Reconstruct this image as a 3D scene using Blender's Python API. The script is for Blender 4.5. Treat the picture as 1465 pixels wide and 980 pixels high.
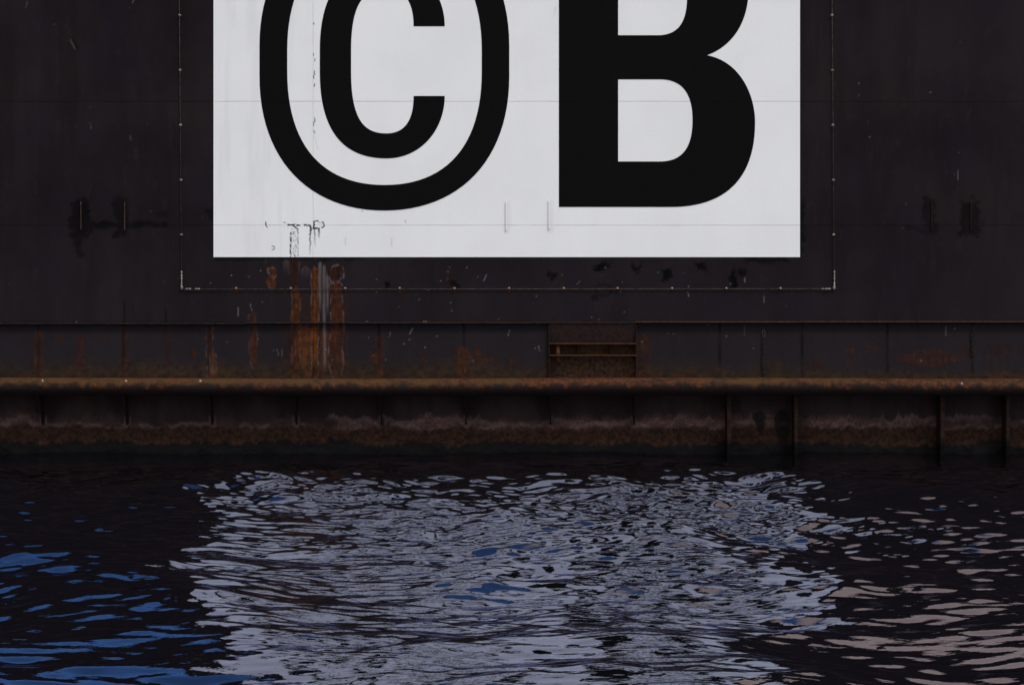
import bpy, bmesh, math, random
import numpy as np
from mathutils import Vector
R = math.radians
for o in list(bpy.data.objects): bpy.data.objects.remove(o)
C = bpy.context.scene
S = 73.25                                   # photo pixels per metre on the hull plane
def X(px): return (px - 732.5) / S
def Z(py): return (655.0 - py) / S          # water level is z = 0

# ---------------------------------------------------------------- camera
cam = bpy.data.cameras.new("camera"); co = bpy.data.objects.new("camera", cam)
C.collection.objects.link(co); C.camera = co
FPX, EYE = 3300, 440                         # focal length in photo pixels, photo row at eye level
cam.sensor_width = 36; cam.lens = 36 * FPX / 1465; cam.shift_y = (EYE - 490) / 1465
cam.clip_start = 0.5; cam.clip_end = 20000
co.location = (0, -FPX / S, Z(EYE)); co.rotation_euler = (R(90), 0, 0)

# ---------------------------------------------------------------- world, sun, exposure
SUN_EL, SUN_AZ = 55, 148                    # azimuth measured clockwise from +Y: behind the camera, to its right
W = bpy.data.worlds.new("World"); C.world = W; W.use_nodes = True
nt = W.node_tree; nt.nodes.clear()
def N(t, nt_, **k):
    n = nt_.nodes.new(t)
    for a, b in k.items(): setattr(n, a, b)
    return n
sky = N('ShaderNodeTexSky', nt, sky_type='NISHITA', sun_disc=False)
sky.sun_elevation = R(SUN_EL); sky.sun_rotation = R(SUN_AZ); sky.air_density = 1.0; sky.dust_density = 0.6; sky.ozone_density = 2.5
tc = N('ShaderNodeTexCoord', nt)
sep = N('ShaderNodeSeparateXYZ', nt); nt.links.new(tc.outputs['Generated'], sep.inputs[0])
nz = N('ShaderNodeTexNoise', nt); nz.inputs['Scale'].default_value = 7.0; nz.inputs['Detail'].default_value = 6; nz.inputs['Roughness'].default_value = 0.55
nt.links.new(tc.outputs['Generated'], nz.inputs['Vector'])
def wmath(op, a, b=None, clamp=False):
    n = N('ShaderNodeMath', nt, operation=op, use_clamp=clamp)
    for i, v in enumerate((a, b)):
        if v is None: continue
        if isinstance(v, (int, float)): n.inputs[i].default_value = v
        else: nt.links.new(v, n.inputs[i])
    return n.outputs[0]
# warm cloud bank low to the right beyond the dock, grey overcast behind the camera, blue gap on the left
warm = wmath('MULTIPLY', wmath('ADD', wmath('MULTIPLY', wmath('SUBTRACT', sep.outputs['X'], 0.045), 16.0), wmath('MULTIPLY', wmath('SUBTRACT', nz.outputs[0], 0.5), 3.0)), 1.4, True)
north = wmath('MULTIPLY', wmath('ADD', sep.outputs['Y'], 0.1), 5.0, True)
warm = wmath('MULTIPLY', warm, north)
south = wmath('MULTIPLY', wmath('SUBTRACT', 0.15, sep.outputs['Y']), 3.0, True)
m1 = N('ShaderNodeMix', nt, data_type='RGBA'); m2 = N('ShaderNodeMix', nt, data_type='RGBA')
tint = N('ShaderNodeMix', nt, data_type='RGBA', blend_type='MULTIPLY'); tint.inputs[0].default_value = 1; tint.inputs[7].default_value = (0.55, 0.82, 1.0, 1); nt.links.new(sky.outputs[0], tint.inputs[6])
nt.links.new(warm, m1.inputs[0]); nt.links.new(tint.outputs[2], m1.inputs[6]); m1.inputs[7].default_value = (5.2, 3.9, 3.1, 1)
nt.links.new(south, m2.inputs[0]); nt.links.new(m1.outputs[2], m2.inputs[6]); hz = wmath('ADD', wmath('MULTIPLY', sep.outputs['Z'], 1.7, True), 0.12); cl = N('ShaderNodeMix', nt, data_type='RGBA'); nt.links.new(hz, cl.inputs[0]); cl.inputs[6].default_value = (1.5, 1.45, 1.5, 1); cl.inputs[7].default_value = (8.4, 8.4, 8.4, 1)
nt.links.new(cl.outputs[2], m2.inputs[7])
bg = N('ShaderNodeBackground', nt); bg.inputs[1].default_value = 0.14
wo = N('ShaderNodeOutputWorld', nt)
nt.links.new(m2.outputs[2], bg.inputs[0]); nt.links.new(bg.outputs[0], wo.inputs[0])
sl = bpy.data.lights.new("sun", 'SUN'); so = bpy.data.objects.new("sun", sl); C.collection.objects.link(so)
sl.energy = 2.1; sl.angle = R(14); sl.color = (1.0, 0.97, 0.94)
so.rotation_euler = (R(90 - SUN_EL), 0, R(180 - SUN_AZ))
vs = C.view_settings; vs.view_transform = 'Standard'; vs.look = 'None'; vs.gamma = 1; vs.exposure = 0.0
C.render.engine = 'CYCLES'

# ---------------------------------------------------------------- helpers
rng = np.random.default_rng(7); random.seed(7)
LAT = rng.random((512, 512))
def vnoise(x, y):
    xi = np.floor(x).astype(int); yi = np.floor(y).astype(int); fx = x - xi; fy = y - yi
    fx = fx * fx * (3 - 2 * fx); fy = fy * fy * (3 - 2 * fy)
    a = LAT[xi & 511, yi & 511]; b = LAT[(xi + 1) & 511, yi & 511]; c = LAT[xi & 511, (yi + 1) & 511]; d = LAT[(xi + 1) & 511, (yi + 1) & 511]
    return (a * (1 - fx) + b * fx) * (1 - fy) + (c * (1 - fx) + d * fx) * fy
def fbm(x, y, o=4, s=0.0):
    t = 0; a = 0.5; n = 0
    for i in range(o):
        t = t + a * vnoise(x * 2 ** i + 17.3 * i + s, y * 2 ** i + 9.1 * i + s * 1.7); n += a; a *= 0.5
    return t / n
def sst(a, b, v):
    t = np.clip((v - a) / (b - a), 0, 1); return t * t * (3 - 2 * t)

def link(o, parent=None):
    C.collection.objects.link(o)
    if parent: o.parent = parent
    return o
def tag(o, label=None, cat=None, group=None, kind=None):
    for k, v in (('label', label), ('category', cat), ('group', group), ('kind', kind)):
        if v: o[k] = v
    return o
def grid_obj(name, us, vs_, fn, mat, parent=None, attrs=None, smooth=False, flip=False):
    U, V = np.meshgrid(us, vs_); P = np.stack(fn(U, V), -1).reshape(-1, 3)
    nu, nv = len(us), len(vs_)
    i = np.arange(nu * nv).reshape(nv, nu)
    q = np.stack([i[:-1, :-1], i[:-1, 1:], i[1:, 1:], i[1:, :-1]], -1).reshape(-1, 4)
    if flip: q = q[:, ::-1]
    me = bpy.data.meshes.new(name)
    me.vertices.add(len(P)); me.vertices.foreach_set('co', P.astype(np.float32).ravel())
    me.loops.add(q.size); me.loops.foreach_set('vertex_index', q.astype(np.int32).ravel())
    me.polygons.add(len(q)); me.polygons.foreach_set('loop_start', np.arange(0, q.size, 4, dtype=np.int32))
    if smooth: me.polygons.foreach_set('use_smooth', np.ones(len(q), dtype=bool))
    me.update(calc_edges=True)
    if attrs:
        for k, f in attrs.items():
            A = np.stack(f(U, V), -1).reshape(-1, 4).astype(np.float32)
            a = me.color_attributes.new(k, 'FLOAT_COLOR', 'POINT'); a.data.foreach_set('color', A.ravel())
    me.materials.append(mat)
    return link(bpy.data.objects.new(name, me), parent)
class MB:
    def __init__(s): s.bm = bmesh.new()
    def box(s, x0, x1, y0, y1, z0, z1, bev=0.0):
        r = bmesh.ops.create_cube(s.bm, size=1); vv = r['verts']
        for v in vv: v.co = Vector(((x0 + x1) / 2 + v.co.x * (x1 - x0), (y0 + y1) / 2 + v.co.y * (y1 - y0), (z0 + z1) / 2 + v.co.z * (z1 - z0)))
        if bev:
            ed = list({e for v in vv for e in v.link_edges}); bmesh.ops.bevel(s.bm, geom=ed, offset=bev, segments=1, affect='EDGES')
        return s
    def tube(s, pts, r, n=8, cap=True):
        pts = [Vector(p) for p in pts]; rings = []
        for i, p in enumerate(pts):
            d = (pts[min(i + 1, len(pts) - 1)] - pts[max(i - 1, 0)]).normalized()
            a = d.orthogonal().normalized() if i == 0 else (rings_a - d * rings_a.dot(d)).normalized()
            rings_a = a; b = d.cross(a); rr = r[i] if isinstance(r, (list, tuple)) else r
            rings.append([s.bm.verts.new(p + (a * math.cos(t) + b * math.sin(t)) * rr) for t in [2 * math.pi * k / n for k in range(n)]])
        for A, B in zip(rings, rings[1:]):
            for k in range(n): s.bm.faces.new((A[k], A[(k + 1) % n], B[(k + 1) % n], B[k]))
        if cap: s.bm.faces.new(rings[0][::-1]); s.bm.faces.new(rings[-1])
        return s
    def poly(s, pts, off):                              # prism: polygon plus offset vector
        a = [s.bm.verts.new(p) for p in pts]; b = [s.bm.verts.new(Vector(p) + Vector(off)) for p in pts]
        s.bm.faces.new(a); s.bm.faces.new(b[::-1])
        for i in range(len(a)): s.bm.faces.new((a[i], b[i], b[(i + 1) % len(a)], a[(i + 1) % len(a)]))
        return s
    def dome(s, c, r, sy=1.0):
        m = bmesh.ops.create_icosphere(s.bm, subdivisions=2, radius=r)
        for v in m['verts']: v.co = Vector(c) + Vector((v.co.x, v.co.y * sy, v.co.z))
        return s
    def torus(s, c, Rx, Rz, r, rot=0.0, n=14, k=6):
        rings = []
        for i in range(n):
            t = 2 * math.pi * i / n; d = Vector((math.cos(t) * Rx, 0, math.sin(t) * Rz)); e = Vector((math.cos(t), 0, math.sin(t)))
            ring = []
            for j in range(k):
                u = 2 * math.pi * j / k; p = d + e * math.cos(u) * r + Vector((0, math.sin(u) * r, 0))
                p = Vector((p.x * math.cos(rot) - p.y * math.sin(rot), p.x * math.sin(rot) + p.y * math.cos(rot), p.z))
                ring.append(s.bm.verts.new(p + Vector(c)))
            rings.append(ring)
        for i in range(n):
            A, B = rings[i], rings[(i + 1) % n]
            for j in range(k): s.bm.faces.new((A[j], A[(j + 1) % k], B[(j + 1) % k], B[j]))
        return s
    def build(s, name, mat, parent=None, smooth=False):
        bmesh.ops.recalc_face_normals(s.bm, faces=s.bm.faces)
        me = bpy.data.meshes.new(name); s.bm.to_mesh(me); s.bm.free(); me.materials.append(mat)
        if smooth:
            for p in me.polygons: p.use_smooth = True
        return link(bpy.data.objects.new(name, me), parent)

# ---------------------------------------------------------------- materials
class G:                                                # small node-graph writer
    def __init__(s, name, rough=0.6, spec=0.2):
        s.m = bpy.data.materials.new(name); s.m.use_nodes = True; s.nt = s.m.node_tree
        s.b = s.nt.nodes['Principled BSDF']; s.b.inputs['Roughness'].default_value = rough; s.b.inputs['Specular IOR Level'].default_value = spec
        s.geo = s.nt.nodes.new('ShaderNodeNewGeometry'); s.pos = s.geo.outputs['Position']
    def put(s, sock, v):
        if isinstance(v, (int, float)): sock.default_value = v
        elif isinstance(v, tuple): sock.default_value = v if len(sock.default_value) == len(v) else v + (1,)
        else: s.nt.links.new(v, sock)
    def math(s, op, a, b=0.0, clamp=False):
        n = s.nt.nodes.new('ShaderNodeMath'); n.operation = op; n.use_clamp = clamp; s.put(n.inputs[0], a); s.put(n.inputs[1], b); return n.outputs[0]
    def mix(s, f, a, b, mode='MIX'):
        n = s.nt.nodes.new('ShaderNodeMix'); n.data_type = 'RGBA'; n.blend_type = mode; s.put(n.inputs[0], f); s.put(n.inputs[6], a); s.put(n.inputs[7], b); return n.outputs[2]
    def noise(s, scale, det=4, rough=0.55, stretch=(1, 1, 1), off=(0, 0, 0)):
        mp = s.nt.nodes.new('ShaderNodeMapping'); mp.inputs['Scale'].default_value = stretch; mp.inputs['Location'].default_value = off
        s.nt.links.new(s.pos, mp.inputs[0]); n = s.nt.nodes.new('ShaderNodeTexNoise')
        n.inputs['Scale'].default_value = scale; n.inputs['Detail'].default_value = det; n.inputs['Roughness'].default_value = rough
        s.nt.links.new(mp.outputs[0], n.inputs['Vector']); return n.outputs[0]
    def ramp(s, v, a, b, lo=0.0, hi=1.0):
        n = s.nt.nodes.new('ShaderNodeMapRange'); n.interpolation_type = 'SMOOTHSTEP'
        s.put(n.inputs[0], v)
        for i, k in zip((1, 2, 3, 4), (a, b, lo, hi)): n.inputs[i].default_value = k
        return n.outputs[0]
    def xyz(s):
        n = s.nt.nodes.new('ShaderNodeSeparateXYZ'); s.nt.links.new(s.pos, n.inputs[0]); return n.outputs
    def attr(s, name):
        n = s.nt.nodes.new('ShaderNodeAttribute'); n.attribute_name = name; q = s.nt.nodes.new('ShaderNodeSeparateColor')
        s.nt.links.new(n.outputs['Color'], q.inputs[0]); return q.outputs[0], q.outputs[1], q.outputs[2], n.outputs['Alpha']
    def bump(s, h, dist, strength=1.0):
        n = s.nt.nodes.new('ShaderNodeBump'); s.put(n.inputs['Height'], h); n.inputs['Distance'].default_value = dist; n.inputs['Strength'].default_value = strength
        s.nt.links.new(n.outputs[0], s.b.inputs['Normal'])
    def seams(s, vert=True):
        x, y, z = s.xyz(); wob = s.math('MULTIPLY', s.math('SUBTRACT', s.noise(3.0, 3), 0.5), 0.012); t = 0.0; out = None
        lst = [('z', Z(145), 0.010), ('z', Z(322), 0.009), ('z', Z(145) + 2.41, 0.010), ('z', Z(145) + 4.9, 0.010)]
        if vert: lst.append(('x', X(448), 0.006))
        for ax, p, w in lst:
            d = s.math('ABSOLUTE', s.math('SUBTRACT', s.math('ADD', z if ax == 'z' else x, wob), p))
            k = s.ramp(d, w * 0.5, w * 1.3, 1.0, 0.0); out = k if out is None else s.math('MAXIMUM', out, k)
        return out
    def done(s, col, rough=None):
        s.put(s.b.inputs['Base Color'], col)
        if rough is not None: s.put(s.b.inputs['Roughness'], rough)
        return s.m

def mat_hull(name='hull_paint', seam=True):
    g = G(name, 0.6, 0.03)
    n1 = g.noise(0.35, 4, 0.6, (1, 1, 1)); n2 = g.noise(1.6, 5, 0.6, (1, 1, 0.13)); n3 = g.noise(55, 2, 0.6); n4 = g.noise(0.9, 3, 0.5, off=(5, 0, 3))
    base = g.mix(g.ramp(n1, 0.35, 0.68), (0.0080, 0.0050, 0.0066), (0.0165, 0.0122, 0.0135))
    base = g.mix(g.ramp(n2, 0.38, 0.66, 0.0, 0.6), base, (0.0050, 0.0034, 0.0044))
    n5 = g.noise(0.9, 6, 0.7, (1, 1, 0.6), (2, 0, 9)); base = g.mix(g.ramp(n5, 0.5, 0.62, 0, 0.4), base, (0.0135, 0.0102, 0.0105)); base = g.mix(g.ramp(g.noise(5, 6, 0.75, (1, 1, 0.35)), 0.54, 0.66, 0, 0.6), base, (0.0190, 0.0140, 0.0145))
    base = g.mix(g.ramp(n4, 0.50, 0.68, 0, 0.45), base, (0.0098, 0.0070, 0.0130))
    base = g.mix(g.ramp(n3, 0.25, 0.8, 0.0, 0.5), base, (0.0140, 0.0125, 0.0132))
    rust, hue, dark, light = g.attr('stain'); alg, grey, chip, _ = g.attr('stain_b')
    base = g.mix(grey, base, g.mix(g.ramp(n3, 0.2, 0.8), (0.0125, 0.0098, 0.0122), (0.0210, 0.0176, 0.0208)))
    base = g.mix(dark, base, (0.0016, 0.0014, 0.0018))
    fine = g.noise(9, 6, 0.65); fin2 = g.noise(40, 4, 0.7)
    ac = g.mix(g.ramp(fine, 0.3, 0.7), (0.016, 0.010, 0.006), (0.042, 0.024, 0.011))
    base = g.mix(g.math('MULTIPLY', alg, g.ramp(fin2, 0.2, 0.6, 0.5, 1.0)), base, ac)
    rc = g.mix(hue, g.mix(g.ramp(fine, 0.3, 0.7), (0.011, 0.0042, 0.0028), (0.026, 0.0085, 0.004)), g.mix(g.ramp(fine, 0.35, 0.7), (0.064, 0.017, 0.003), (0.155, 0.045, 0.008)))
    rc = g.mix(g.ramp(fin2, 0.55, 0.75, 0.0, 0.6), rc, (0.03, 0.012, 0.006))
    rc = g.mix(g.math('MULTIPLY', hue, g.ramp(g.noise(30, 5, 0.75), 0.58, 0.68, 0, 0.6)), rc, (0.19, 0.080, 0.022))
    base = g.mix(rust, base, rc)
    base = g.mix(light, base, g.mix(fine, (0.10, 0.08, 0.08), (0.17, 0.125, 0.12)))
    base = g.mix(chip, base, (0.30, 0.26, 0.25))
    h = g.math('ADD', g.math('MULTIPLY', n3, 0.12), g.math('MULTIPLY', rust, g.math('MULTIPLY', fin2, 0.6)))
    if seam:
        sm = g.seams(); base = g.mix(g.math('MULTIPLY', sm, 0.55), base, (0.004, 0.0035, 0.004)); h = g.math('ADD', h, g.math('MULTIPLY', sm, 0.9))
    g.bump(h, 0.006, 0.6)
    return g.done(base, g.ramp(n3, 0.2, 0.8, 0.5, 0.72))
def mat_white():
    g = G('white_paint', 0.55, 0.25)
    n1 = g.noise(0.5, 4, 0.6); n2 = g.noise(60, 2, 0.7); n3 = g.noise(2.2, 5, 0.6, (1, 1, 0.12)); n4 = g.noise(0.35, 2, 0.5, off=(3, 1, 7))
    c = g.mix(g.ramp(n1, 0.3, 0.7), (0.685, 0.69, 0.68), (0.735, 0.74, 0.73))
    c = g.mix(g.ramp(n3, 0.45, 0.75, 0, 0.2), c, (0.66, 0.66, 0.655))
    c = g.mix(g.ramp(n2, 0.3, 0.7, 0, 0.35), c, (0.60, 0.60, 0.60))
    c = g.mix(g.ramp(g.noise(9, 6, 0.75), 0.70, 0.76, 0, 0.25), c, (0.45, 0.44, 0.43))
    peel, _, grime, _ = g.attr('stain')
    sm = g.seams(); c = g.mix(g.math('MULTIPLY', sm, g.ramp(g.noise(1.5, 3), 0.3, 0.7, 0.25, 0.6)), c, (0.30, 0.30, 0.30))
    c = g.mix(grime, c, (0.28, 0.27, 0.27)); c = g.mix(peel, c, (0.012, 0.011, 0.011))
    g.bump(g.math('ADD', g.math('MULTIPLY', n2, 0.15), g.math('SUBTRACT', g.math('MULTIPLY', sm, 0.7), peel)), 0.006, 0.5)
    return g.done(c)
def mat_black():
    g = G('black_letter_paint', 0.6, 0.03)
    n2 = g.noise(60, 2, 0.7); c = g.mix(g.ramp(n2, 0.3, 0.7), (0.0026, 0.0026, 0.0026), (0.0042, 0.0042, 0.0042))
    c = g.mix(g.ramp(g.noise(1.2, 5, 0.65), 0.45, 0.8, 0, 0.6), c, (0.0050, 0.0048, 0.0050))
    sm = g.seams(); c = g.mix(g.math('MULTIPLY', sm, 0.5), c, (0.0015, 0.0015, 0.0015))
    g.bump(g.math('ADD', g.math('MULTIPLY', n2, 0.15), g.math('MULTIPLY', sm, 0.6)), 0.006, 0.4)
    return g.done(c)
def mat_rail():
    g = G('rusted_fender_steel', 0.75, 0.15)
    rust, yel, dark, light = g.attr('stain')
    fine = g.noise(14, 6, 0.7); fin2 = g.noise(45, 4, 0.7); n = g.noise(3.0, 5, 0.7, (1, 1, 2))
    c = g.mix(g.ramp(fine, 0.3, 0.7), (0.024, 0.009, 0.004), (0.095, 0.034, 0.009))
    c = g.mix(rust, c, g.mix(g.ramp(fine, 0.3, 0.7), (0.038, 0.012, 0.004), (0.110, 0.034, 0.008)))
    c = g.mix(yel, c, g.mix(g.ramp(fin2, 0.3, 0.7), (0.020, 0.010, 0.003), (0.125, 0.056, 0.013)))
    c = g.mix(g.ramp(n, 0.50, 0.66, 0, 0.8), c, (0.018, 0.008, 0.005))
    c = g.mix(g.ramp(fin2, 0.50, 0.62, 0, 0.9), c, (0.008, 0.005, 0.004))
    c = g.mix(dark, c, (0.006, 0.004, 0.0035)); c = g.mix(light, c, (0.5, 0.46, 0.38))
    g.bump(g.math('ADD', g.math('MULTIPLY', fine, 0.7), g.math('MULTIPLY', fin2, 0.5)), 0.02, 0.7)
    return g.done(c)
def mat_lower():
    g = G('tidal_hull_plating', 0.7, 0.12)
    salt, brown, weed, pink = g.attr('stain')
    fine = g.noise(9, 8, 0.8); fin2 = g.noise(22, 6, 0.8); n2 = g.noise(2.5, 5, 0.6, (1, 1, 0.3))
    c = g.mix(g.ramp(n2, 0.3, 0.7), (0.013, 0.0075, 0.0070), (0.028, 0.0155, 0.0140))
    c = g.mix(g.math('MULTIPLY', brown, 0.95), c, g.mix(g.ramp(fine, 0.38, 0.62), (0.007, 0.0034, 0.0024), (0.042, 0.0165, 0.0070)))
    c = g.mix(pink, c, g.mix(g.ramp(fin2, 0.38, 0.62), (0.022, 0.0115, 0.010), (0.115, 0.057, 0.046)))
    c = g.mix(g.math('MULTIPLY', salt, g.ramp(fin2, 0.25, 0.65, 0.3, 1.0)), c, (0.20, 0.125, 0.112))
    c = g.mix(weed, c, g.mix(g.ramp(fin2, 0.4, 0.7), (0.0008, 0.0008, 0.0008), (0.0042, 0.0042, 0.0034)))
    g.bump(g.math('ADD', fine, g.math('MULTIPLY', fin2, 0.6)), 0.02, 0.6)
    return g.done(c)
def mat_rust(name, a, b, c3=(0.012, 0.008, 0.007)):
    g = G(name, 0.75, 0.12); fine = g.noise(14, 6, 0.7); f2 = g.noise(45, 4, 0.7)
    c = g.mix(g.ramp(fine, 0.3, 0.7), a, b); c = g.mix(g.ramp(f2, 0.5, 0.7, 0, 0.7), c, c3); g.bump(g.math('ADD', fine, f2), 0.01, 0.6); return g.done(c)
def mat_post():
    g = G('tidal_post_steel', 0.75, 0.08); fine = g.noise(14, 6, 0.7); x, y, z = g.xyz()
    c = g.mix(g.ramp(fine, 0.3, 0.7), (0.006, 0.004, 0.0035), (0.024, 0.011, 0.007))
    zz = g.math('ADD', z, g.math('MULTIPLY', g.math('SUBTRACT', fine, 0.5), 0.35))
    c = g.mix(g.ramp(zz, 0.42, 0.22), c, (0.001, 0.001, 0.001)); g.bump(fine, 0.01, 0.6); return g.done(c)
def mat_water():
    g = G('harbour_water', 0.03, 0.5); t = g.nt; t.nodes.remove(g.b)
    h = g.math('ADD', g.noise(6.0, 3, 0.5, (0.6, 1, 1)), g.math('MULTIPLY', g.noise(22, 2, 0.5, (0.4, 1, 1)), 0.38))
    bp = t.nodes.new('ShaderNodeBump'); bp.inputs['Distance'].default_value = 0.008; bp.inputs['Strength'].default_value = 0.5; t.links.new(h, bp.inputs['Height'])
    fr = t.nodes.new('ShaderNodeFresnel'); fr.inputs['IOR'].default_value = 2.4; t.links.new(bp.outputs[0], fr.inputs['Normal'])
    df = t.nodes.new('ShaderNodeBsdfDiffuse'); df.inputs['Color'].default_value = (0.0022, 0.0021, 0.0022, 1)
    gl = t.nodes.new('ShaderNodeBsdfGlossy'); gl.inputs['Color'].default_value = (0.70, 0.745, 1.0, 1); gl.inputs['Roughness'].default_value = 0.03
    t.links.new(bp.outputs[0], gl.inputs['Normal'])
    mx = t.nodes.new('ShaderNodeMixShader'); t.links.new(fr.outputs[0], mx.inputs[0]); t.links.new(df.outputs[0], mx.inputs[1]); t.links.new(gl.outputs[0], mx.inputs[2])
    t.links.new(mx.outputs[0], [n for n in t.nodes if n.type == 'OUTPUT_MATERIAL'][0].inputs['Surface'])
    return g.m
M = dict(post=mat_post(), lug=mat_rust('brown_lug_steel', (0.02, 0.012, 0.009), (0.06, 0.035, 0.025)), hull=mat_hull(), white=mat_white(), black=mat_black(), rail=mat_rail(), lower=mat_lower(), water=mat_water(),
    ledge=mat_rust('ledge_steel', (0.008, 0.006, 0.006), (0.030, 0.020, 0.016)), rustdark=mat_rust('dark_rusted_steel', (0.005, 0.0035, 0.0033), (0.017, 0.0085, 0.006)),
    rustbright=mat_rust('brown_rusted_steel', (0.03, 0.014, 0.008), (0.085, 0.036, 0.016)), wire=mat_rust('wire_steel', (0.025, 0.018, 0.016), (0.10, 0.070, 0.058)),
    bolt=mat_rust('bolt_steel', (0.12, 0.085, 0.07), (0.34, 0.25, 0.21)), fitting=mat_rust('zinc_fitting', (0.10, 0.08, 0.075), (0.42, 0.34, 0.32), (0.06, 0.03, 0.025)),
    chain=mat_rust('chain_steel', (0.006, 0.005, 0.005), (0.03, 0.026, 0.024)), deck=mat_rust('deck_steel', (0.03, 0.03, 0.03), (0.06, 0.05, 0.05)))

# ---------------------------------------------------------------- stain maps (where paint is worn, rusted or stained, plus some painted light and shade), in photo-scale units
def segd(PX, PY, x0, y0, x1, y1):
    dx, dy = x1 - x0, y1 - y0; t = np.clip(((PX - x0) * dx + (PY - y0) * dy) / (dx * dx + dy * dy + 1e-9), 0, 1)
    return np.hypot(PX - x0 - t * dx, PY - y0 - t * dy)
def patch(PX, PY, x0, x1, y0, y1, soft=2.0, wob=6.0, fr=0.12, s=0.0, box=False):
    n = (fbm(PX * fr, PY * fr, 4, s) - 0.5) * 2 * wob; m = (fbm(PX * fr, PY * fr, 4, s + 31) - 0.5) * 2 * wob
    if box: return np.minimum(np.minimum(PX + n - x0, x1 - PX - n), np.minimum(PY + m - y0, y1 - PY - m)) + (fbm(PX * .5, PY * .3, 3, s + 3) - .5) * 5
    rx, ry = (x1 - x0) / 2, (y1 - y0) / 2; cx, cy = (x0 + x1) / 2, (y0 + y1) / 2
    if ry > 1.5 * rx:                                       # a run: drifting centre, uneven width, rounded head, thinning foot
        y = PY + m * .4; dr = (vnoise(PY * .03 + s, PY * 0 + s) - .5) * rx * .35; wd = rx * (.82 + .28 * vnoise(PY * .05 + s * 2, PY * 0 + s)) * np.sqrt(np.clip((y - y0 + .5) / (rx * .7), 0.02, 1)) * np.sqrt(np.clip((y1 + 1 - y) / (rx * 2.5), 0.02, 1))
        return np.minimum(wd - np.abs(PX + n * .55 - cx - dr), np.minimum(y - y0 + 1, y1 + 1 - y))
    h = (np.abs((PX + n - cx) / rx) ** 2.4 + np.abs((PY + m - cy) / ry) ** 2.4) ** (1 / 2.4)
    return (1 - h) * min(rx, ry)
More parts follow.
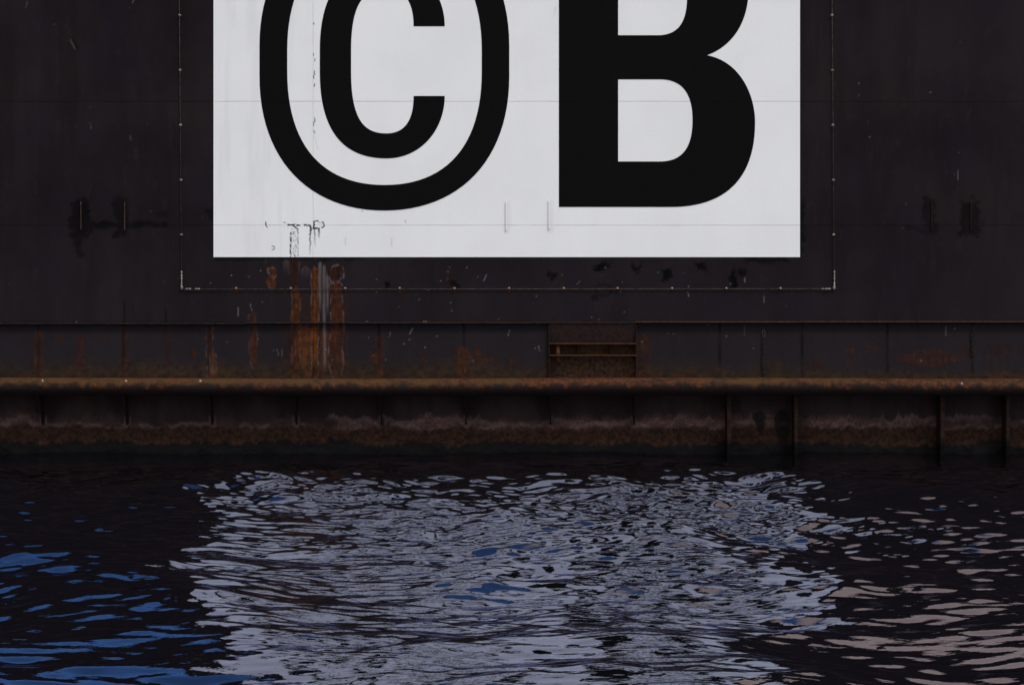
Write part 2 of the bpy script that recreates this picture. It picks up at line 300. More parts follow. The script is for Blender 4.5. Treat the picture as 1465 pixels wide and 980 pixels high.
def hull_stain_shading(U, V):
    PX = U * S + 732.5; PY = 655 - V * S; z = np.zeros_like(U)
    rust, hue, dark, light, alg, grey, chip = [z.copy() for _ in range(7)]
    def put(A, v): np.maximum(A, v, out=A)
    # dark tar-like stains
    for (x0, x1, y0, y1, k, s) in [(100, 131, 284, 342, .85, 1), (108, 120, 330, 368, .7, 2), (162, 183, 282, 341, .75, 3), (128, 240, 316, 327, 1, 4), (222, 240, 300, 312, .5, 5),
        (296, 310, 298, 320, .9, 6), (1140, 1151, 286, 360, .95, 7), (1319, 1341, 282, 338, .7, 9), (1372, 1404, 284, 340, .75, 10), (1295, 1330, 322, 332, .5, 11),
        (306, 380, 364, 374, .95, 12), (1066, 1128, 364, 377, .95, 13), (380, 520, 366, 373, .9, 14), (852, 874, 374, 387, 1.2, 15), (905, 918, 377, 388, 1, 16), (944, 962, 386, 402, 1.1, 17),
        (992, 1014, 376, 389, 1.1, 18), (1043, 1056, 388, 413, 1.5, 19), (1054, 1066, 382, 394, 1.1, 20), (552, 562, 400, 414, 1.4, 21), (786, 795, 387, 399, 1.2, 22), (850, 857, 405, 432, .9, 23), (644, 656, 398, 412, 1.2, 24)]:
        d = patch(PX, PY, x0, x1, y0, y1, wob=9 if x1 - x0 < 60 else 4, s=s * 3.1, box=True); put(dark, k * (.55 + .5 * fbm(PX * .08, PY * .05, 3, s)) * sst(-2, 4.5, d))
    put(dark, .45 * sst(2.2, .8, np.abs(np.hypot((PX - 864) / 1.3, PY - 415) - 8)) * (PX > 855))
    put(dark, .5 * sst(2.5, 1, segd(PX, PY, 106, 58, 112, 72))); put(dark, .35 * sst(2, .5, segd(PX, PY, 1370, 250, 1366, 268)))
    # rust runs and one painted shadow strip: x0, x1, top, bottom, strength, hue, pale edge
    for i, (x0, x1, y0, y1, k, h, e) in enumerate([(383, 396, 384, 396, .75, .45, .5), (382, 395, 396, 413, .85, .5, .5), (387, 390, 413, 440, .4, .3, 0), (415, 428, 371, 414, 1, .0, .25), (417, 429, 412, 545, .85, .42, .25), (446, 456, 382, 545, .9, .75, .5),
        (471, 491, 379, 404, 1, .05, .6), (471, 491, 402, 545, .95, .38, .5), (428, 447, 420, 545, .16, .5, 0), (400, 420, 440, 545, .25, .1, 0), (455, 473, 470, 545, .45, .7, 0), (488, 500, 420, 545, .22, .35, 0), (430, 446, 466, 545, .6, .8, .2), (408, 422, 466, 545, .6, .1, 0),
        (47, 62, 472, 540, .6, .25, 0), (107, 121, 474, 532, .6, .15, 0), (171, 183, 462, 540, .55, .1, 0), (232, 248, 464, 522, .55, .05, 0), (295, 304, 464, 545, .75, .25, .35), (356, 367, 448, 526, .8, .35, .25),
        (300, 309, 505, 545, .5, .9, .3), (536, 550, 480, 545, .6, .3, 0), (524, 545, 500, 522, .55, .3, 0), (650, 668, 494, 545, .6, .35, 0), (664, 696, 498, 520, .5, .35, 0), (695, 712, 509, 520, .5, .2, 0), (725, 742, 509, 522, .45, .2, 0), (600, 608, 505, 516, .5, .25, 0),
        (1153, 1182, 512, 530, .45, .02, 0), (1207, 1224, 496, 506, .45, .3, 0), (1210, 1220, 500, 530, .35, .3, 0), (1238, 1254, 494, 504, .45, .3, 0), (1243, 1247, 500, 520, .4, .3, 0), (1284, 1380, 505, 520, .6, .25, 0), (1300, 1360, 498, 526, .5, .3, 0), (1376, 1394, 494, 514, .5, .05, 0),
        (1408, 1452, 492, 508, .45, .0, 0), (1410, 1422, 500, 530, .35, .0, 0), (1428, 1450, 500, 520, .3, 0, 0), (1458, 1470, 492, 512, .45, 0, 0), (788, 908, 456, 545, .65, .02, 0), (905, 935, 478, 545, .55, .12, 0), (560, 800, 457, 463, .5, .02, 0), (785, 799, 450, 462, .5, .0, 0), (776, 788, 462, 545, .3, 0, 0),  # faint full-height strip left of the step recess is its painted side shadow
        (337, 339, 410, 430, .35, .2, 0), (1182, 1186, 20, 24, 0, 0, 0)]):
        w = min(2.2, (x1 - x0) * .18); d = patch(PX, PY, x0, x1, y0, y1, wob=w + (1.8 if y1 - y0 < 30 else 0.4), fr=.10, s=50 + i * 2.7)
        a = k * (.75 if h < .4 else 1.0) * sst(-1.4, 2.0, d) * (.62 + .45 * sst(.3, .6, fbm(PX * .4, PY * .03, 4, i))) * (1 - .45 * sst(485, 535, PY) * (y0 > 300) * (x0 > 380) * (x0 < 500)); b = a > rust
        hue[b] = (h + (fbm(PX * .4, PY * .05, 4, i + 5) - .5) * .8)[b]; put(rust, a)
        if e: put(light, e * np.exp(-((d + .2) / 1.1) ** 2) * sst(.42, .66, fbm(PX * .25, PY * .12, 4, i + 9)) * .8)
    # pale washed streaks under the sign
    for (x0, x1, y0, y1, k) in [(456, 460, 376, 462, .6), (462, 466, 380, 545, .6), (467, 470, 395, 465, .75), (430, 446, 382, 412, .28), (405, 415, 372, 405, .28), (474, 488, 367, 379, .65), (449, 452, 367, 384, .6), (457, 470, 383, 388, .4), (378, 382, 372, 392, .3)]:
        d = patch(PX, PY, x0, x1, y0, y1, wob=1.0, s=k * 100); put(light, k * sst(-1.5, 1.5, d) * (.35 + .9 * fbm(PX * .8, PY * .04, 3, 3)) * sst(y1, y1 - 30, PY + 8))
    # round rust blooms with a pale heart round the studs
    for (x, y, r) in [(641, 389, 3), (641, 399, 3), (650, 415, 4.5), (572, 416, 4.5), (806, 413, 4), (728, 417, 3), (338, 415, 4), (494, 415, 3), (883, 413, 2.5), (276, 505, 5), (184, 519, 3), (150, 486, 3), (87, 482, 3), (449, 532, 5)]:
        d = np.hypot(PX - x, (PY - y) * .8) + (fbm(PX * .5, PY * .5, 2, x) - .5) * 2; a = .7 * sst(r + 1.5, r - 1, d); b = a > rust; hue[b] = .1; put(rust, a)
        if r < 4.6 and y < 450: put(light, .25 * sst(r * .6, .4, d))
    # olive growth creeping up from the rail
    bandm = (PY > 462) & (PY < 548)
    hgt = 14 + 34 * fbm(PX * .018, PX * 0, 4, 77) + 9 * (fbm(PX * .07, PY * .07, 4, 12) - .5); hgt = hgt * np.where(PX > 1130, .55, 1)
    put(alg, np.where(bandm, .9 * sst(540 - hgt, 544 - hgt * .2, PY) * (.6 + .6 * fbm(PX * .05, PY * .08, 4, 44)), 0)); put(alg, np.where(bandm & (PX > 286) & (PX < 322), .8 * sst(505, 530, PY), 0)); put(alg, np.where(bandm & (PX > 425) & (PX < 450), .9 * sst(470, 500, PY), 0))
    grey += np.where(PY > 462, .62, 0) + sst(250, 470, PY) * .25 * (PY <= 462) + .55 * sst(1120, 1400, PX) * sst(220, 0, PY) * fbm(PX * .01, PY * .01, 3, 5)  # grey tone; last term paints brighter light into the upper right
    # faint plate-frame lines in the lower strake
    for x in [54, 176, 299, 420, 542, 664, 1030, 1148, 1270, 1392]:
        put(dark, np.where(PY > 461, (.35 + .3 * (fbm(PX * .1, PY * .1, 3, x) > .5)) * sst(3.2, .8, np.abs(PX - x)), 0))
    for (x, y) in [(178, 430), (237, 446)]: put(dark, .6 * sst(1.8, .5, segd(PX, PY, x, y, x, 466)))
    # paint chips and scratches
    r2 = np.random.default_rng(3)
    pts = [(109, 461, 1.2), (331, 394, .9), (356, 396, .9), (586, 486, 1), (578, 492, 1), (608, 497, .9), (625, 481, 1), (525, 460, 1.1), (606, 460, 1.1), (610, 460, 1.1), (1039, 481, 1), (1367, 470, 1), (1319, 516, 1.3), (1228, 137, 1), (1229, 120, .8), (1244, 197, .8), (1331, 132, .9), (630, 352 + 50, .9), (767, 424, .8), (668, 383, .8), (985, 410, .8)]
    pts += [(x, y, s) for x, y, s in zip(r2.uniform(300, 1100, 45), r2.uniform(375, 520, 45), r2.uniform(.35, .8, 45))] + [(x, y, s) for x, y, s in zip(r2.uniform(0, 1465, 50), r2.uniform(0, 455, 50), r2.uniform(.12, .35, 50))]
    for (x, y, s) in pts:
        ix = (np.abs(PX - x) < 6) & (np.abs(PY - y) < 6); chip[ix] = np.maximum(chip[ix], s * .5 * sst(1.4, .2, np.hypot(PX - x, PY - y))[ix])
    for (x0, y0, x1, y1, s) in [(590, 470, 586, 478, .8), (341, 440, 341, 452, .5), (358, 435, 360, 444, .4), (1066, 466, 1066, 480, .35), (729, 472, 727, 480, .4), (770, 494, 772, 502, .45), (984, 418, 985, 424, .6), (1065, 397, 1066, 404, .5), (1093, 424, 1093, 433, .35), (1371, 244, 1370, 258, .35), (39, 2, 37, 12, .25), (191, 0, 190, 5, .6),
        (101, 58, 107, 70, .35), (696, 393, 692, 402, .6), (1354, 467, 1354, 480, .3), (403, 500, 403, 510, .3), (129, 176, 130, 184, .25), (186, 195, 188, 201, .3), (558, 476, 557, 482, .4), (396, 500, 398, 508, .3)]:
        put(chip, s * .55 * sst(1.1, .1, segd(PX, PY, x0, y0, x1, y1)))
    hue = np.clip(hue, 0, 1); dark = np.clip(dark, 0, 1); return (rust, hue, dark, np.clip(light, 0, 1)), (alg, np.clip(grey, 0, 1), chip, z)
_c = {}
def hs(i):
    def f(U, V):
        k = (U.shape, float(U[0, 0]), float(V[0, 0]), float(V[-1, -1]), float(U[-1, -1]))
        if k not in _c: _c.clear(); _c[k] = hull_stain_shading(U, V)
        return _c[k][i]
    return f
def white_stain(U, V):
    PX = U * S + 732.5; PY = 655 - V * S; p = np.zeros_like(U); gr = np.zeros_like(U)
    n1 = fbm(PX * .35, PY * .35, 4, 3); n2 = fbm(PX * .8, PY * .8, 3, 8)
    jx = (fbm(PX * .4, PY * .4, 3, 21) - .5) * 5; jy = (fbm(PX * .4, PY * .4, 3, 41) - .5) * 5
    def line(x0, y0, x1, y1, w, k=1, brk=.0, fade=False):
        d = segd(PX + jx * .5, PY + jy * .5, x0, y0, x1, y1); m = k * sst(w + .6, w * .5, d)
        if brk: m = m * sst(brk, brk + .1, n1)
        if fade: m = m * np.clip(1 - (PY - min(y0, y1)) / abs(y1 - y0), 0, 1) ** .6
        np.maximum(p, m, out=p)
    line(412, 322, 445, 323, 1.2, 1, .38); line(405, 318, 425, 326, .8, .9, .45); line(380, 318, 382, 326, .9, 1, .3); line(384, 322, 410, 325, .5, .8, .52); line(444, 323, 445, 330, 1.3)
    line(444, 328, 443.5, 366, 1.1, .95, 0, True); line(450, 327, 451, 355, .8, .8, 0, True); line(456, 327, 456.5, 342, 1.1, .95, 0, True); line(449, 327, 457, 327, .9); line(449, 317, 448.5, 328, 1); line(449, 317, 455, 316, .6); line(455, 318, 462, 320, .4, .5)
    line(462, 318, 464, 323, .9); line(464, 323, 461, 326, .7); line(414, 326, 416, 336, .8, .9, .42); line(416, 336, 415.5, 368, .9, .9, .35); line(426, 326, 427, 368, .7, .8, .52); line(422, 326, 427, 328, .9)
    reg = (PX > 416) & (PX < 427) & (PY > 327); np.maximum(p, np.where(reg, .8 * sst(.62, .68, n2), 0), out=p)
    np.maximum(p, .7 * sst(1.1, .5, np.abs(np.hypot(PX - 390, PY - 355) - 2.6)) * (PX > 388.5), out=p)
    for (x, y0, y1) in [(449, 34, 36), (448, 77, 80), (450, 85, 88), (450, 102, 108), (448.5, 108, 113), (449.5, 120, 124), (450, 169, 175), (448.5, 175, 180), (449.5, 187, 191)]: line(x, y0, x + .6, y1, .55, .85)
    for (x0, y0, x1, y1, w, k) in [(795, 10, 793, 24, .5, .25), (561, 340, 560, 352, .5, .3), (494, 340, 495, 352, .4, .3), (561, 290, 590, 300, .4, .15), (450, 195, 455, 214, .4, .25), (580, 316, 580, 318, .6, .6), (519, 301, 519, 303, .6, .6)]: np.maximum(gr, k * sst(w + 1, w * .4, segd(PX, PY, x0, y0, x1, y1)), out=gr)
    for (x, y0, y1) in [(724, 288, 330), (785, 286, 329)]: np.maximum(gr, .14 * sst(7, 1, np.abs(PX - x - 2)) * (PY > y0) * sst(y1 + 8, y1, PY), out=gr)
    np.maximum(gr, .10 * sst(460, 400, PX) * sst(.5, .8, fbm(PX * .12, PY * .01, 3, 4)), out=gr)
    return p, p * 0, gr, p * 0
def rail_stain_shading(U, V):
    PX = U * S + 732.5; n = fbm(PX * .02, V * 2, 4, 61); a = V                      # V: angle, 0 at the top
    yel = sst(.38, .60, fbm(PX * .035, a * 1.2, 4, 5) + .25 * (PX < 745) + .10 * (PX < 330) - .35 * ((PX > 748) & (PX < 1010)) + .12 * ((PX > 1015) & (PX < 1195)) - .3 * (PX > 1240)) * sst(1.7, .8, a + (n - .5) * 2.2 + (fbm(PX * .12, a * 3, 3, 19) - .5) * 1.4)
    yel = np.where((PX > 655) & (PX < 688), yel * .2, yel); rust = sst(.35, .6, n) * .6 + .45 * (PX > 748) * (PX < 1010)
    dark = sst(1.0, 1.7, a + (fbm(PX * .1, a, 4, 9) - .5) * 1.6) * .9; lt = np.zeros_like(U)  # dark paints the shade on the rail's underside into its colour
    for (x, aa) in [(63, .8), (182, .8), (288, .75), (1374, 1.1)]: np.maximum(lt, .7 * sst(1.8, .6, np.hypot(PX - x, (a - aa) * 11)), out=lt)
    return np.clip(rust, 0, 1), np.clip(yel, 0, 1), dark, lt
def low_stain(U, V):
    PX = U * S + 732.5; PY = 655 - V * S
    e = 613 + 8 * (fbm(PX * .03, PX * 0, 4, 2) - .5) * 2 + 5 * (fbm(PX * .15, PY * .1, 3, 4) - .5) * 2                  # upper edge of the brown band
    brown = sst(e - 1, e + 2, PY)
    top = 596 + 22 * (fbm(PX * .022, PX * 0, 4, 14) - .5) * 2 + 6 * (fbm(PX * .12, PY * .05, 3, 6) - .5) * 2
    pat = sst(.36, .62, fbm(PX * .012, PY * .02, 4, 81)); pink = (.35 + .65 * pat) * sst(top - 2, top + 14, PY) * sst(e + 3, e - 1, PY) * (.45 + .6 * fbm(PX * .06, PY * .15, 4, 8))
    # scalloped salt arches
    nn = fbm(PX * .028, PX * 0, 4, 55); ar = 594 + 20 * np.sqrt(np.abs(nn - .5) * 2.2) + 6 * (fbm(PX * .09, PY * .05, 3, 66) - .5) + 5 * (fbm(PX * .3, PY * .3, 3, 1) - .5)
    salt = (.55 * np.exp(-((PY - ar) / np.where(PY < ar, 2.2, 7.0)) ** 2) * (.3 + 1.2 * fbm(PX * .09, PY * .12, 4, 71))) * sst(.48, .62, fbm(PX * .012, PY * 0, 3, 91) + .10 * (PX > 540) + .05 * (PX > 1140)) * .65 + .35 * np.exp(-((PY - e + 3) / 2.6) ** 2) * sst(.4, .6, fbm(PX * .08, PY * .1, 3, 33))
    for x in [54, 176, 299, 420, 545, 668]: salt = np.maximum(salt, .5 * sst(1.6, .4, np.minimum(np.abs(PX - x + 4), np.abs(PX - x - 4))) * sst(594, 600, PY) * sst(616, 606, PY))
    we = 637 + 7 * (fbm(PX * .02, PX * 0, 3, 23) - .5) * 2 + 6 * (fbm(PX * .18, PY * .1, 3, 29) - .5) * 2 + 4 * (PX < 500) * -1
    weed = sst(we - 2, we + 3, PY)
    for (x0, x1, y0, y1, s) in [(1082, 1102, 590, 622, 1), (1113, 1137, 588, 640, 5), (1400, 1442, 630, 660, 3)]: weed = np.maximum(weed, .8 * sst(-2, 2, patch(PX, PY, x0, x1, y0, y1, wob=6, s=s)))
    return np.clip(salt, 0, 1), brown, np.clip(weed, 0, 1), np.clip(pink, 0, 1)

# ---------------------------------------------------------------- dock hull
hull = bpy.data.objects.new('dock_hull', None); link(hull)
tag(hull, 'black steel dock hull with white sign, rusty fender rail and rust stains above dark water', 'floating dock')
HY = 0.55                                                   # set-back of the tidal plating
TOP, WING, XL, XR = 14.6, 9.15, -45.0, 45.0
def axis(parts):
    a = np.concatenate([np.arange(p, q, s) for p, q, s in parts] + [[parts[-1][1]]]); return a
CL, CR = X(244), X(1206)                                    # the taller centre section
def fzs(top): return axis([(Z(461), Z(365), .012), (Z(365), 9.2, .025), (min(9.2, top - .1), top, .1)])
for fx, top in ((axis([(XL, -10.6, .6), (-10.6, CL, .022)]), WING), (axis([(CL, X(378), .022), (X(378), X(500), .008), (X(500), CR, .022)]), TOP), (axis([(CR, 10.6, .022), (10.6, XR, .6)]), WING)):
    grid_obj('upper_plating', fx, fzs(top), lambda U, V: (U, U * 0, V), M['hull'], hull, {'stain': hs(0), 'stain_b': hs(1)})
B0, B1 = X(787), X(909)                                     # the step recess
LY = 0.05
for a, b in ((XL, B0), (B1, XR)):
    if a == XL: gx = axis([(XL, -10.6, .6), (-10.6, X(400), .022), (X(400), X(500), .010), (X(500), b, .022)])
    else: gx = axis([(a, 10.6, .022), (10.6, XR, .6)])
    grid_obj('lower_strake', gx, axis([(Z(548), Z(461), .014)]), lambda U, V: (U, LY + 0.010 * np.abs(np.sin((U * S + 732.5 - 54) / 121.8 * math.pi)) ** .35 - .010, V), M['hull'], hull, {'stain': hs(0), 'stain_b': hs(1)})
# painted sign
SX0, SX1, SB, ST = X(305.5), X(1144.5), Z(368), TOP - 1.3
wx = axis([(SX0, X(376), .05), (X(376), X(468), .006), (X(468), X(700), .03), (X(700), SX1, .03)]); wz = axis([(SB, Z(312), .006), (Z(312), 9.1, .02), (9.1, ST, .2)])
panel = grid_obj('sign_panel', wx, wz, lambda U, V: (U, U * 0 - 0.004, V), M['white'], hull, {'stain': white_stain})
panel['label'] = 'white painted sign rectangle'
def letter(splines, label):
    cu = bpy.data.curves.new('painted_letter', 'CURVE'); cu.dimensions = '2D'; cu.fill_mode = 'BOTH'; cu.extrude = 0.0015; cu.resolution_u = 24
    for sp in splines:
        s = cu.splines.new('BEZIER'); s.bezier_points.add(len(sp) - 1); s.use_cyclic_u = True
        for bp, (p, l, r) in zip(s.bezier_points, sp):
            bp.handle_left_type = bp.handle_right_type = 'FREE'
            bp.co = (X(p[0]), Z(p[1]), 0); bp.handle_left = (X(l[0]), Z(l[1]), 0); bp.handle_right = (X(r[0]), Z(r[1]), 0)
    o = bpy.data.objects.new('tmp', cu); C.collection.objects.link(o); o.rotation_euler = (R(90), 0, 0); o.location = (0, -0.008, 0)
    bpy.context.view_layer.update()
    me = bpy.data.meshes.new_from_object(o.evaluated_get(bpy.context.evaluated_depsgraph_get())); me.transform(o.matrix_world)
    bpy.data.objects.remove(o); me.name = 'painted_letter'; me.materials.clear(); me.materials.append(M['black'])
    r = link(bpy.data.objects.new('painted_letter', me), panel); r['label'] = label
def K(segs):                                                # segs: list of (p0, c1, c2, p1) chained, straight when c's are None
    pts = []; n = len(segs)
    for i, (p0, c1, c2, p1) in enumerate(segs):
        pr = segs[i - 1]; l = pr[2] if pr[2] else tuple((2 * p0[k] + pr[0][k]) / 3 for k in (0, 1)); r = c1 if c1 else tuple((2 * p0[k] + p1[k]) / 3 for k in (0, 1))
        pts.append((p0, l, r))
    return pts
def stadium(l, r, b, ys, h1, h2):                           # symmetric about y = CY
    cx = (l + r) / 2; t = 2 * CY - b; yt = 2 * CY - ys
    return K([((l, yt), None, None, (l, ys)), ((l, ys), (l, h1), (h2, b), (cx, b)), ((cx, b), (2 * cx - h2, b), (r, h1), (r, ys)), ((r, ys), None, None, (r, yt)),
              ((r, yt), (r, 2 * CY - h1), (2 * cx - h2, t), (cx, t)), ((cx, t), (h2, t), (l, 2 * CY - h1), (l, yt))])
CY = 88.0
letter([stadium(371.3, 728.6, 301.5, 110, 229.8, 443.2), stadium(411.0, 689.3, 265.0, 103, 210.4, 462.9)], 'black ring of the copyright sign')
def m(p): return (p[0], 2 * CY - p[1])
c0, c1, c2, c3, c4, c5 = (636.3, 137.8), (457.6, 103.5), (502.3, 103.3), (591.8, 137.8), (553, 227), (553, 191.3)
oR = [(636.3, 174.9), (620, 227)]; oL = [(499.7, 227), (457.6, 198.1)]; iL = [(502.3, 173.8), (522.1, 191.3)]; iR = [(574.2, 191.3), (591.8, 178.7)]
cseg = [(c0, (636.3, 186), (602, 227), c4), (c4, oL[0], oL[1], c1), (c1, None, None, m(c1)), (m(c1), m(oL[1]), m(oL[0]), m(c4)), (m(c4), m((602, 227)), m((636.3, 186)), m(c0)),
        (m(c0), None, None, m(c3)), (m(c3), m(iR[1]), m(iR[0]), m(c5)), (m(c5), m(iL[1]), m(iL[0]), m(c2)), (m(c2), None, None, c2), (c2, iL[0], iL[1], c5), (c5, iR[0], iR[1], c3), (c3, None, None, c0)]
letter([K(cseg)], 'black letter C inside the ring')
bo = [((799.6, 296.4), None, None, (960, 296.4)), ((960, 296.4), (1035.5, 296.4), (1080.2, 258), (1080.2, 176)), ((1080.2, 176), (1080.2, 136), (1059, 88.5), (1011.3, 79.5)),
      ((1011.3, 79.5), (1047, 67), (1070.8, 33), (1070.8, -14)), ((1070.8, -14), (1070.8, -82), (1034, -120), (968, -120)), ((968, -120), None, None, (799.6, -120)), ((799.6, -120), None, None, (799.6, 296.4))]
b1 = [((884.3, 231.4), None, None, (944, 231.4)), ((944, 231.4), (975, 231.4), (990.8, 213), (990.8, 172)), ((990.8, 172), (990.8, 133), (975, 114), (944, 114)), ((944, 114), None, None, (884.3, 114)), ((884.3, 114), None, None, (884.3, 231.4))]
b2 = [((884.3, 51), None, None, (941, 51)), ((941, 51), (969, 51), (983, 34), (983, -4)), ((983, -4), (983, -40), (969, -57), (941, -57)), ((941, -57), None, None, (884.3, -57)), ((884.3, -57), None, None, (884.3, 51))]
letter([K(bo), K(b1), K(b2)], 'black bold letter B')

# ledge above the lower strake
b = MB()
for x0, x1, dz in [(XL, -5.2, -.014), (-5.2, .3, -.004), (.3, 2.4, 0.0)]: b.box(x0, x1, -.055, LY + .02, Z(462.6) + dz, Z(461) + dz + .004, .004)
ld = b.build('ledge', M['ledge'], hull)
b = MB(); b.box(2.4, 5.6, -.075, LY + .02, Z(461.6), Z(459.8), .004).box(5.6, XR, -.070, LY + .02, Z(461.3), Z(459.6), .004)
b.build('ledge', M['rustbright'], hull)['label'] = 'brighter rusty right stretch of the ledge'
# fender rail: half pipe
RC, RR = Z(553), 0.165
a_ = np.linspace(-0.15, math.pi + .25, 26)
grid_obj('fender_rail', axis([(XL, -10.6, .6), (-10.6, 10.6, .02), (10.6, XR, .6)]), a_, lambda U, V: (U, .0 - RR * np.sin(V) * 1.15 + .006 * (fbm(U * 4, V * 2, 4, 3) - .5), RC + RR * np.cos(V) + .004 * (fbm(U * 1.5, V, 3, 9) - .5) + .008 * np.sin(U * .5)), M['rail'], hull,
    {'stain': rail_stain_shading}, smooth=True)
b = MB(); b.box(XL, XR, -.03, HY + .04, Z(565), Z(563.4)).build('rail_soffit', M['rustdark'], hull)
# tidal plating, set back under the overhang
grid_obj('tidal_plating', axis([(XL, -10.6, .6), (-10.6, 10.6, .022), (10.6, XR, .6)]), axis([(-1.5, -.1, .2), (-.1, Z(564), .018)]),
    lambda U, V: (U, HY - .05 * fbm(U * 6, V * 6, 3, 4) * sst(.35, .1, V) - .012 * fbm(U * 1.3, V * 1.3, 3, 1), V), M['lower'], hull, {'stain': low_stain})
# gussets under the rail
for k, px in enumerate([-68, 54, 176, 299, 421, 544, 666, 788, 909]):
    p = MB(); x = X(px) * 1.0
    p.poly([(x - .012, -.02, Z(564.8)), (x - .012, HY + .01, Z(564.8)), (x - .012, HY + .01, Z(610)), (x - .012, HY - .10, Z(608))], (.024, 0, 0)).build('gusset', M['rustdark'], hull)
for px, w in [(1044, .085), (1140, .075), (1350, .085), (1444, .075), (1640, .08), (1740, .08)]:
    x = X(px); MB().box(x - w / 2, x + w / 2, .10, HY + .02, -1.4, Z(565.2), .006).build('fender_post', M['post'], hull)
# step recess
st = MB(); RY = .22
st.box(B0 - .002, B1 + .002, RY, RY + .02, Z(545), Z(462)); step = st.build('step_recess', M['rustbright'], hull)
def rec_st(U, V):
    return hs(0)(U, V)
grid_obj('recess_back', axis([(B0, B1, .012)]), axis([(Z(545), Z(508), .012)]), lambda U, V: (U, U * 0 + RY - .01 - .03 * np.clip(fbm(U * 9, V * 9, 3, 8) - .45, 0, 1) * sst(Z(515), Z(540), V), V), mat_rust('barnacled_rust', (0.014, 0.008, 0.005), (0.095, 0.046, 0.024), (0.012, .008, .006)), step)
MB().poly([(B0, .02, Z(462.9)), (B0, -.02, Z(462.9)), (B0, -.02, Z(466)), (B0, RY * .3, Z(491)), (B0, RY * .3 + .02, Z(491))], (B1 - B0, 0, 0)).build('hopper_plate', mat_rust('reddish_plate', (0.013, 0.0065, 0.0065), (0.030, 0.0145, 0.012)), step)
for z_ in (491.6, 508.4): MB().box(B0 - .012, B1 + .02, -.075, RY, Z(z_ + .75), Z(z_ - .75), .003).build('shelf', M['rustbright'], step)
MB().box(B0 - .03, B0 - .004, -.04, RY, Z(546), Z(464)).build('side_plate', M['rustdark'], step); MB().box(B1 + .004, B1 + .026, -.04, RY, Z(546), Z(464)).build('side_plate', M['rustdark'], step)
MB().tube([(X(798.5), .02, Z(493)), (X(798.5), .02, Z(518))], .042, 12).build('pipe', M['rustbright'], step, True)
for px in (825, 872): MB().box(X(px) - .01, X(px) + .01, .12, RY - .01, Z(508), Z(492)).build('rib', M['rustdark'], step)

# retaining wires with eye bolts round the sign
def bolt_mesh():
    b = MB(); b.tube([(0, .004, 0), (0, -.018, 0)], .030, 6).tube([(0, -.018, 0), (0, -.05, 0)], .017, 8).dome((0, -.05, 0), .021); return b
bm_ = bolt_mesh(); proto = bm_.build('eye_bolt', M['bolt'], None, True); bmesh_me = proto.data; bpy.data.objects.remove(proto)
def bolt(x, z, parent, s=1.0):
    o = bpy.data.objects.new('eye_bolt', bmesh_me); link(o, parent); o.location = (x, 0, z); o.scale = (s, 1, s); return o
def fitting(x, z, parent, vert=True, L=.10):
    d = Vector((0, 0, 1)) if vert else Vector((1, 0, 0)); c = Vector((x, -.045, z)); b = MB()
    b.tube([c - d * L, c - d * L * .6, c - d * L * .2, c + d * L * .2, c + d * L * .6, c + d * L], [.006, .019, .008, .008, .019, .006], 8); return b.build('turnbuckle', M['fitting'], parent, True)
ZW = Z(413.5)
for xa, xb, side in ((X(257), X(260.3), 'left'), (X(1190), X(1193.3), 'right')):
    top = TOP - .8; xt = xa + (xa - xb) * (top - Z(0)) / (Z(0) - ZW)
    w = MB().tube([(xb, -.045, ZW), (xt, -.045, top)], .0075, 6).build('retaining_wire', M['wire'], hull, True)
    for py in [22 - 78.6 * k for k in range(6, 0, -1)] + [22.5, 101, 179.5, 258, 336, 411.5]:
        if Z(py) < top: t = (Z(py) - ZW) / (top - ZW); bolt(xb + (xt - xb) * t, Z(py), w)
    fitting(xb, Z(392), w, True, .06); fitting(xb, Z(402), w, True, .08); fitting(xb, Z(411), w, True, .05)
    sx = 1 if side == 'left' else -1
w = MB().tube([(X(260.3), -.035, Z(413.8)), (X(1193.3), -.035, Z(413.2))], .0075, 6).build('retaining_wire', M['wire'], hull, True)
for px in [338, 416, 494, 572, 650, 728.5, 806.5, 883.5, 961.5, 1039, 1116.5]: bolt(X(px), Z(412.8), w, .9)
for px in [270, 283, 1179, 1184]: fitting(X(px), Z(413.4), w, False, .055)
# short upright lugs welded on the plating
for px, y0, y1, mt in [(116, 289, 329, 'lug'), (178.5, 289, 331, 'lug'), (724, 289, 330, 'white'), (785.3, 287, 328, 'white'), (1333, 288, 330, 'rustdark'), (1389, 288, 330, 'rustdark')]:
    b = MB(); y = -.004 if mt == 'white' else 0; b.box(X(px) - .011, X(px) + .011, -.034, y, Z(y1), Z(y0), .003); b.build('lug', M[mt], hull)

# body behind the plating so that the hull is a solid
b = MB(); b.box(XL, XR, .03, 14, WING - .04, WING - .02).box(CL, CR, .03, 5, TOP - .02, TOP).box(CL, CL + .02, .01, 5, WING - .02, TOP - .02).box(CR - .02, CR, .01, 5, WING - .02, TOP - .02).box(CL, CR, 4.98, 5, WING - .02, TOP - .02)
b.box(XL, XR, 13.98, 14, -1.5, WING - .04).box(XL, XL + .02, HY + .05, 13.9, -1.5, WING - .04).box(XR - .02, XR, HY + .05, 13.9, -1.5, WING - .04)
b.box(XL, XR, HY + .05, 13.9, -1.5, -1.45); b.box(XL, XL + .02, 0.01, HY + .04, Z(563), WING - .04).box(XR - .02, XR, 0.01, HY + .04, Z(563), WING - .04)
b.build('body', M['deck'], hull)

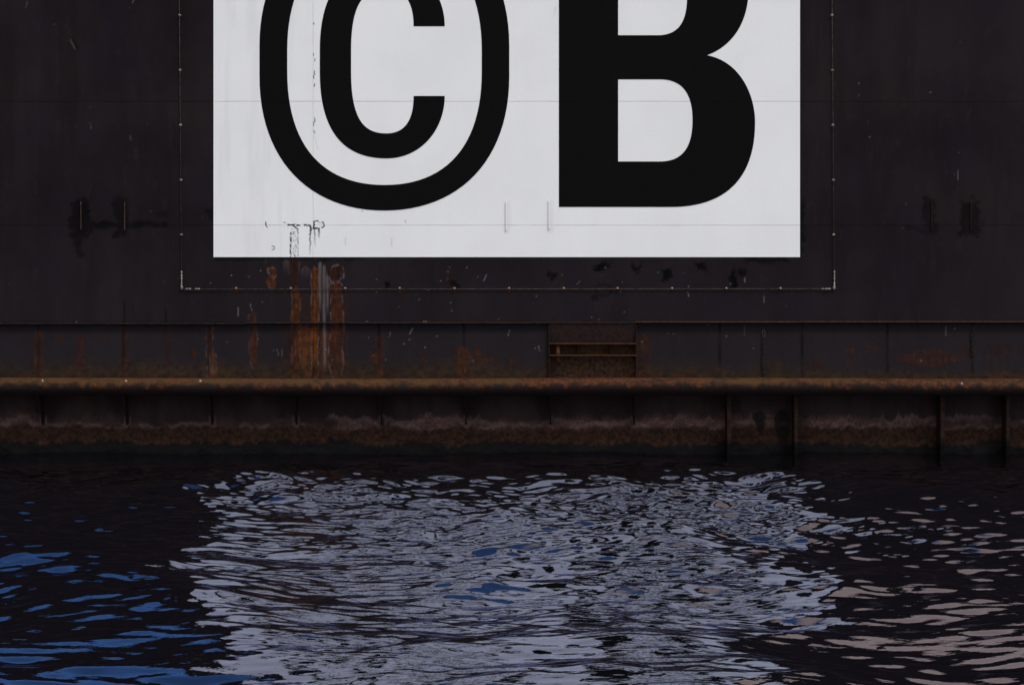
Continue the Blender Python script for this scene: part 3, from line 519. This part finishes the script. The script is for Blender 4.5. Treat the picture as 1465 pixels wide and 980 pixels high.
# ---------------------------------------------------------------- chains hanging under the ledge
def chain(px, y0, y1, label, ring=True):
    t = bpy.data.objects.new('hanging_chain', None); link(t); t.location = (X(px), 0, Z(y0)); tag(t, label, 'chain', 'chains under the ledge')
    n = int((y1 - y0 - 12) / 3.6); b = MB(); z = -(12 / S)
    for k in range(n): b.torus((math.sin(k * .5) * .006, -.0, z - k * 3.6 / S), .018, .032, .008, rot=(0 if k % 2 else math.pi / 2) + .2)
    b.build('links', M['chain'], t, True)
    b = MB(); b.torus((0, -.0, -.07), .026, .07, .007); b.build('shackle', M['wire'] if ring else M['chain'], t, True)
    return t
chain(1092.5, 472, 541, 'dark chain hanging from bright shackle between ledge and rail, reaching down to the rusty rail')
chain(1391, 469, 513, 'shorter dark chain hanging from dark shackle below right end of ledge, ending halfway down', False)

# ---------------------------------------------------------------- water
yn, yf = -78.0, 3.0
ys = axis([(-900, -200, 40), (-200, -46, 2.0), (-46, -29, .25), (-29, .7, .025), (.7, 40, 1.5), (40, 1500, 60)])
xs = axis([(-900, -60, 30), (-60, -10.4, .8), (-10.4, 10.4, .032), (10.4, 60, .8), (60, 900, 30)])
wr = np.random.default_rng(11)
comps = []
def band(n, l0, l1, slope, spread, mean=0.0):
    for _ in range(n):
        L = math.exp(wr.uniform(math.log(l0), math.log(l1))); th = wr.normal(mean, spread); k = 2 * math.pi / L
        comps.append((k * math.sin(th), k * math.cos(th), slope * math.sqrt(2 / n) / k, wr.uniform(0, 6.283), L))
band(14, 2.8, 7.0, 0.030, .8, .25)
band(6, 3.0, 7.0, 0.060, .25, 1.4)
band(60, 0.7, 2.2, 0.060, .85, -.15)
band(110, 0.20, 0.7, 0.066, .7, .1)
def wave(U, V):
    H = np.zeros_like(U); env = 1.12 + .80 * sst(-23, -10, V); side = np.where(U < 0, sst(-4.6, -7.4, U), sst(4.2, 6.4, U)) * sst(-8, -13, V); env = env * (1 - side) + side * np.where(U < 0, 2.1, 1.28); env = env * (1 - .5 * sst(3.6, 6.0, np.abs(U + .2)) * sst(-14, -8, V)); gust = .40 + 1.2 * fbm(U * .30 + 50, V * .16 + 90, 3, 6)
    near = sst(-1.0, -6.5, V) * .75 + .25
    inx = sst(11.5, 10.3, np.abs(U)); iny = sst(-33, -28, V) * sst(1.5, .6, V)
    wx_ = .35 * (fbm(U * .5 + 90, V * .5 + 90, 2, 1) - .5); wy_ = .5 * (fbm(U * .4 + 90, V * .4 + 90, 2, 5) - .5)
    rs = sst(4.0, 6.0, U)
    for kx, ky, a, ph, L in comps:
        f = env * near * ((gust * inx * iny) if L < 2.5 else 1.0)
        f = f * (1 - .6 * rs) if .7 < L < 2.5 else f * (1 + .5 * rs) if L <= .7 else f; f = f if L < 2.5 else near * 1.1; H += a * f * np.sin(kx * (U + wx_) + ky * (V + wy_) + ph)
    return H
water = grid_obj('water', xs, ys, lambda U, V: (U, V, wave(U, V)), M['water'], None, smooth=True)
water.location.z = 0.055; tag(water, kind='structure')
print('verts', len(water.data.vertices))
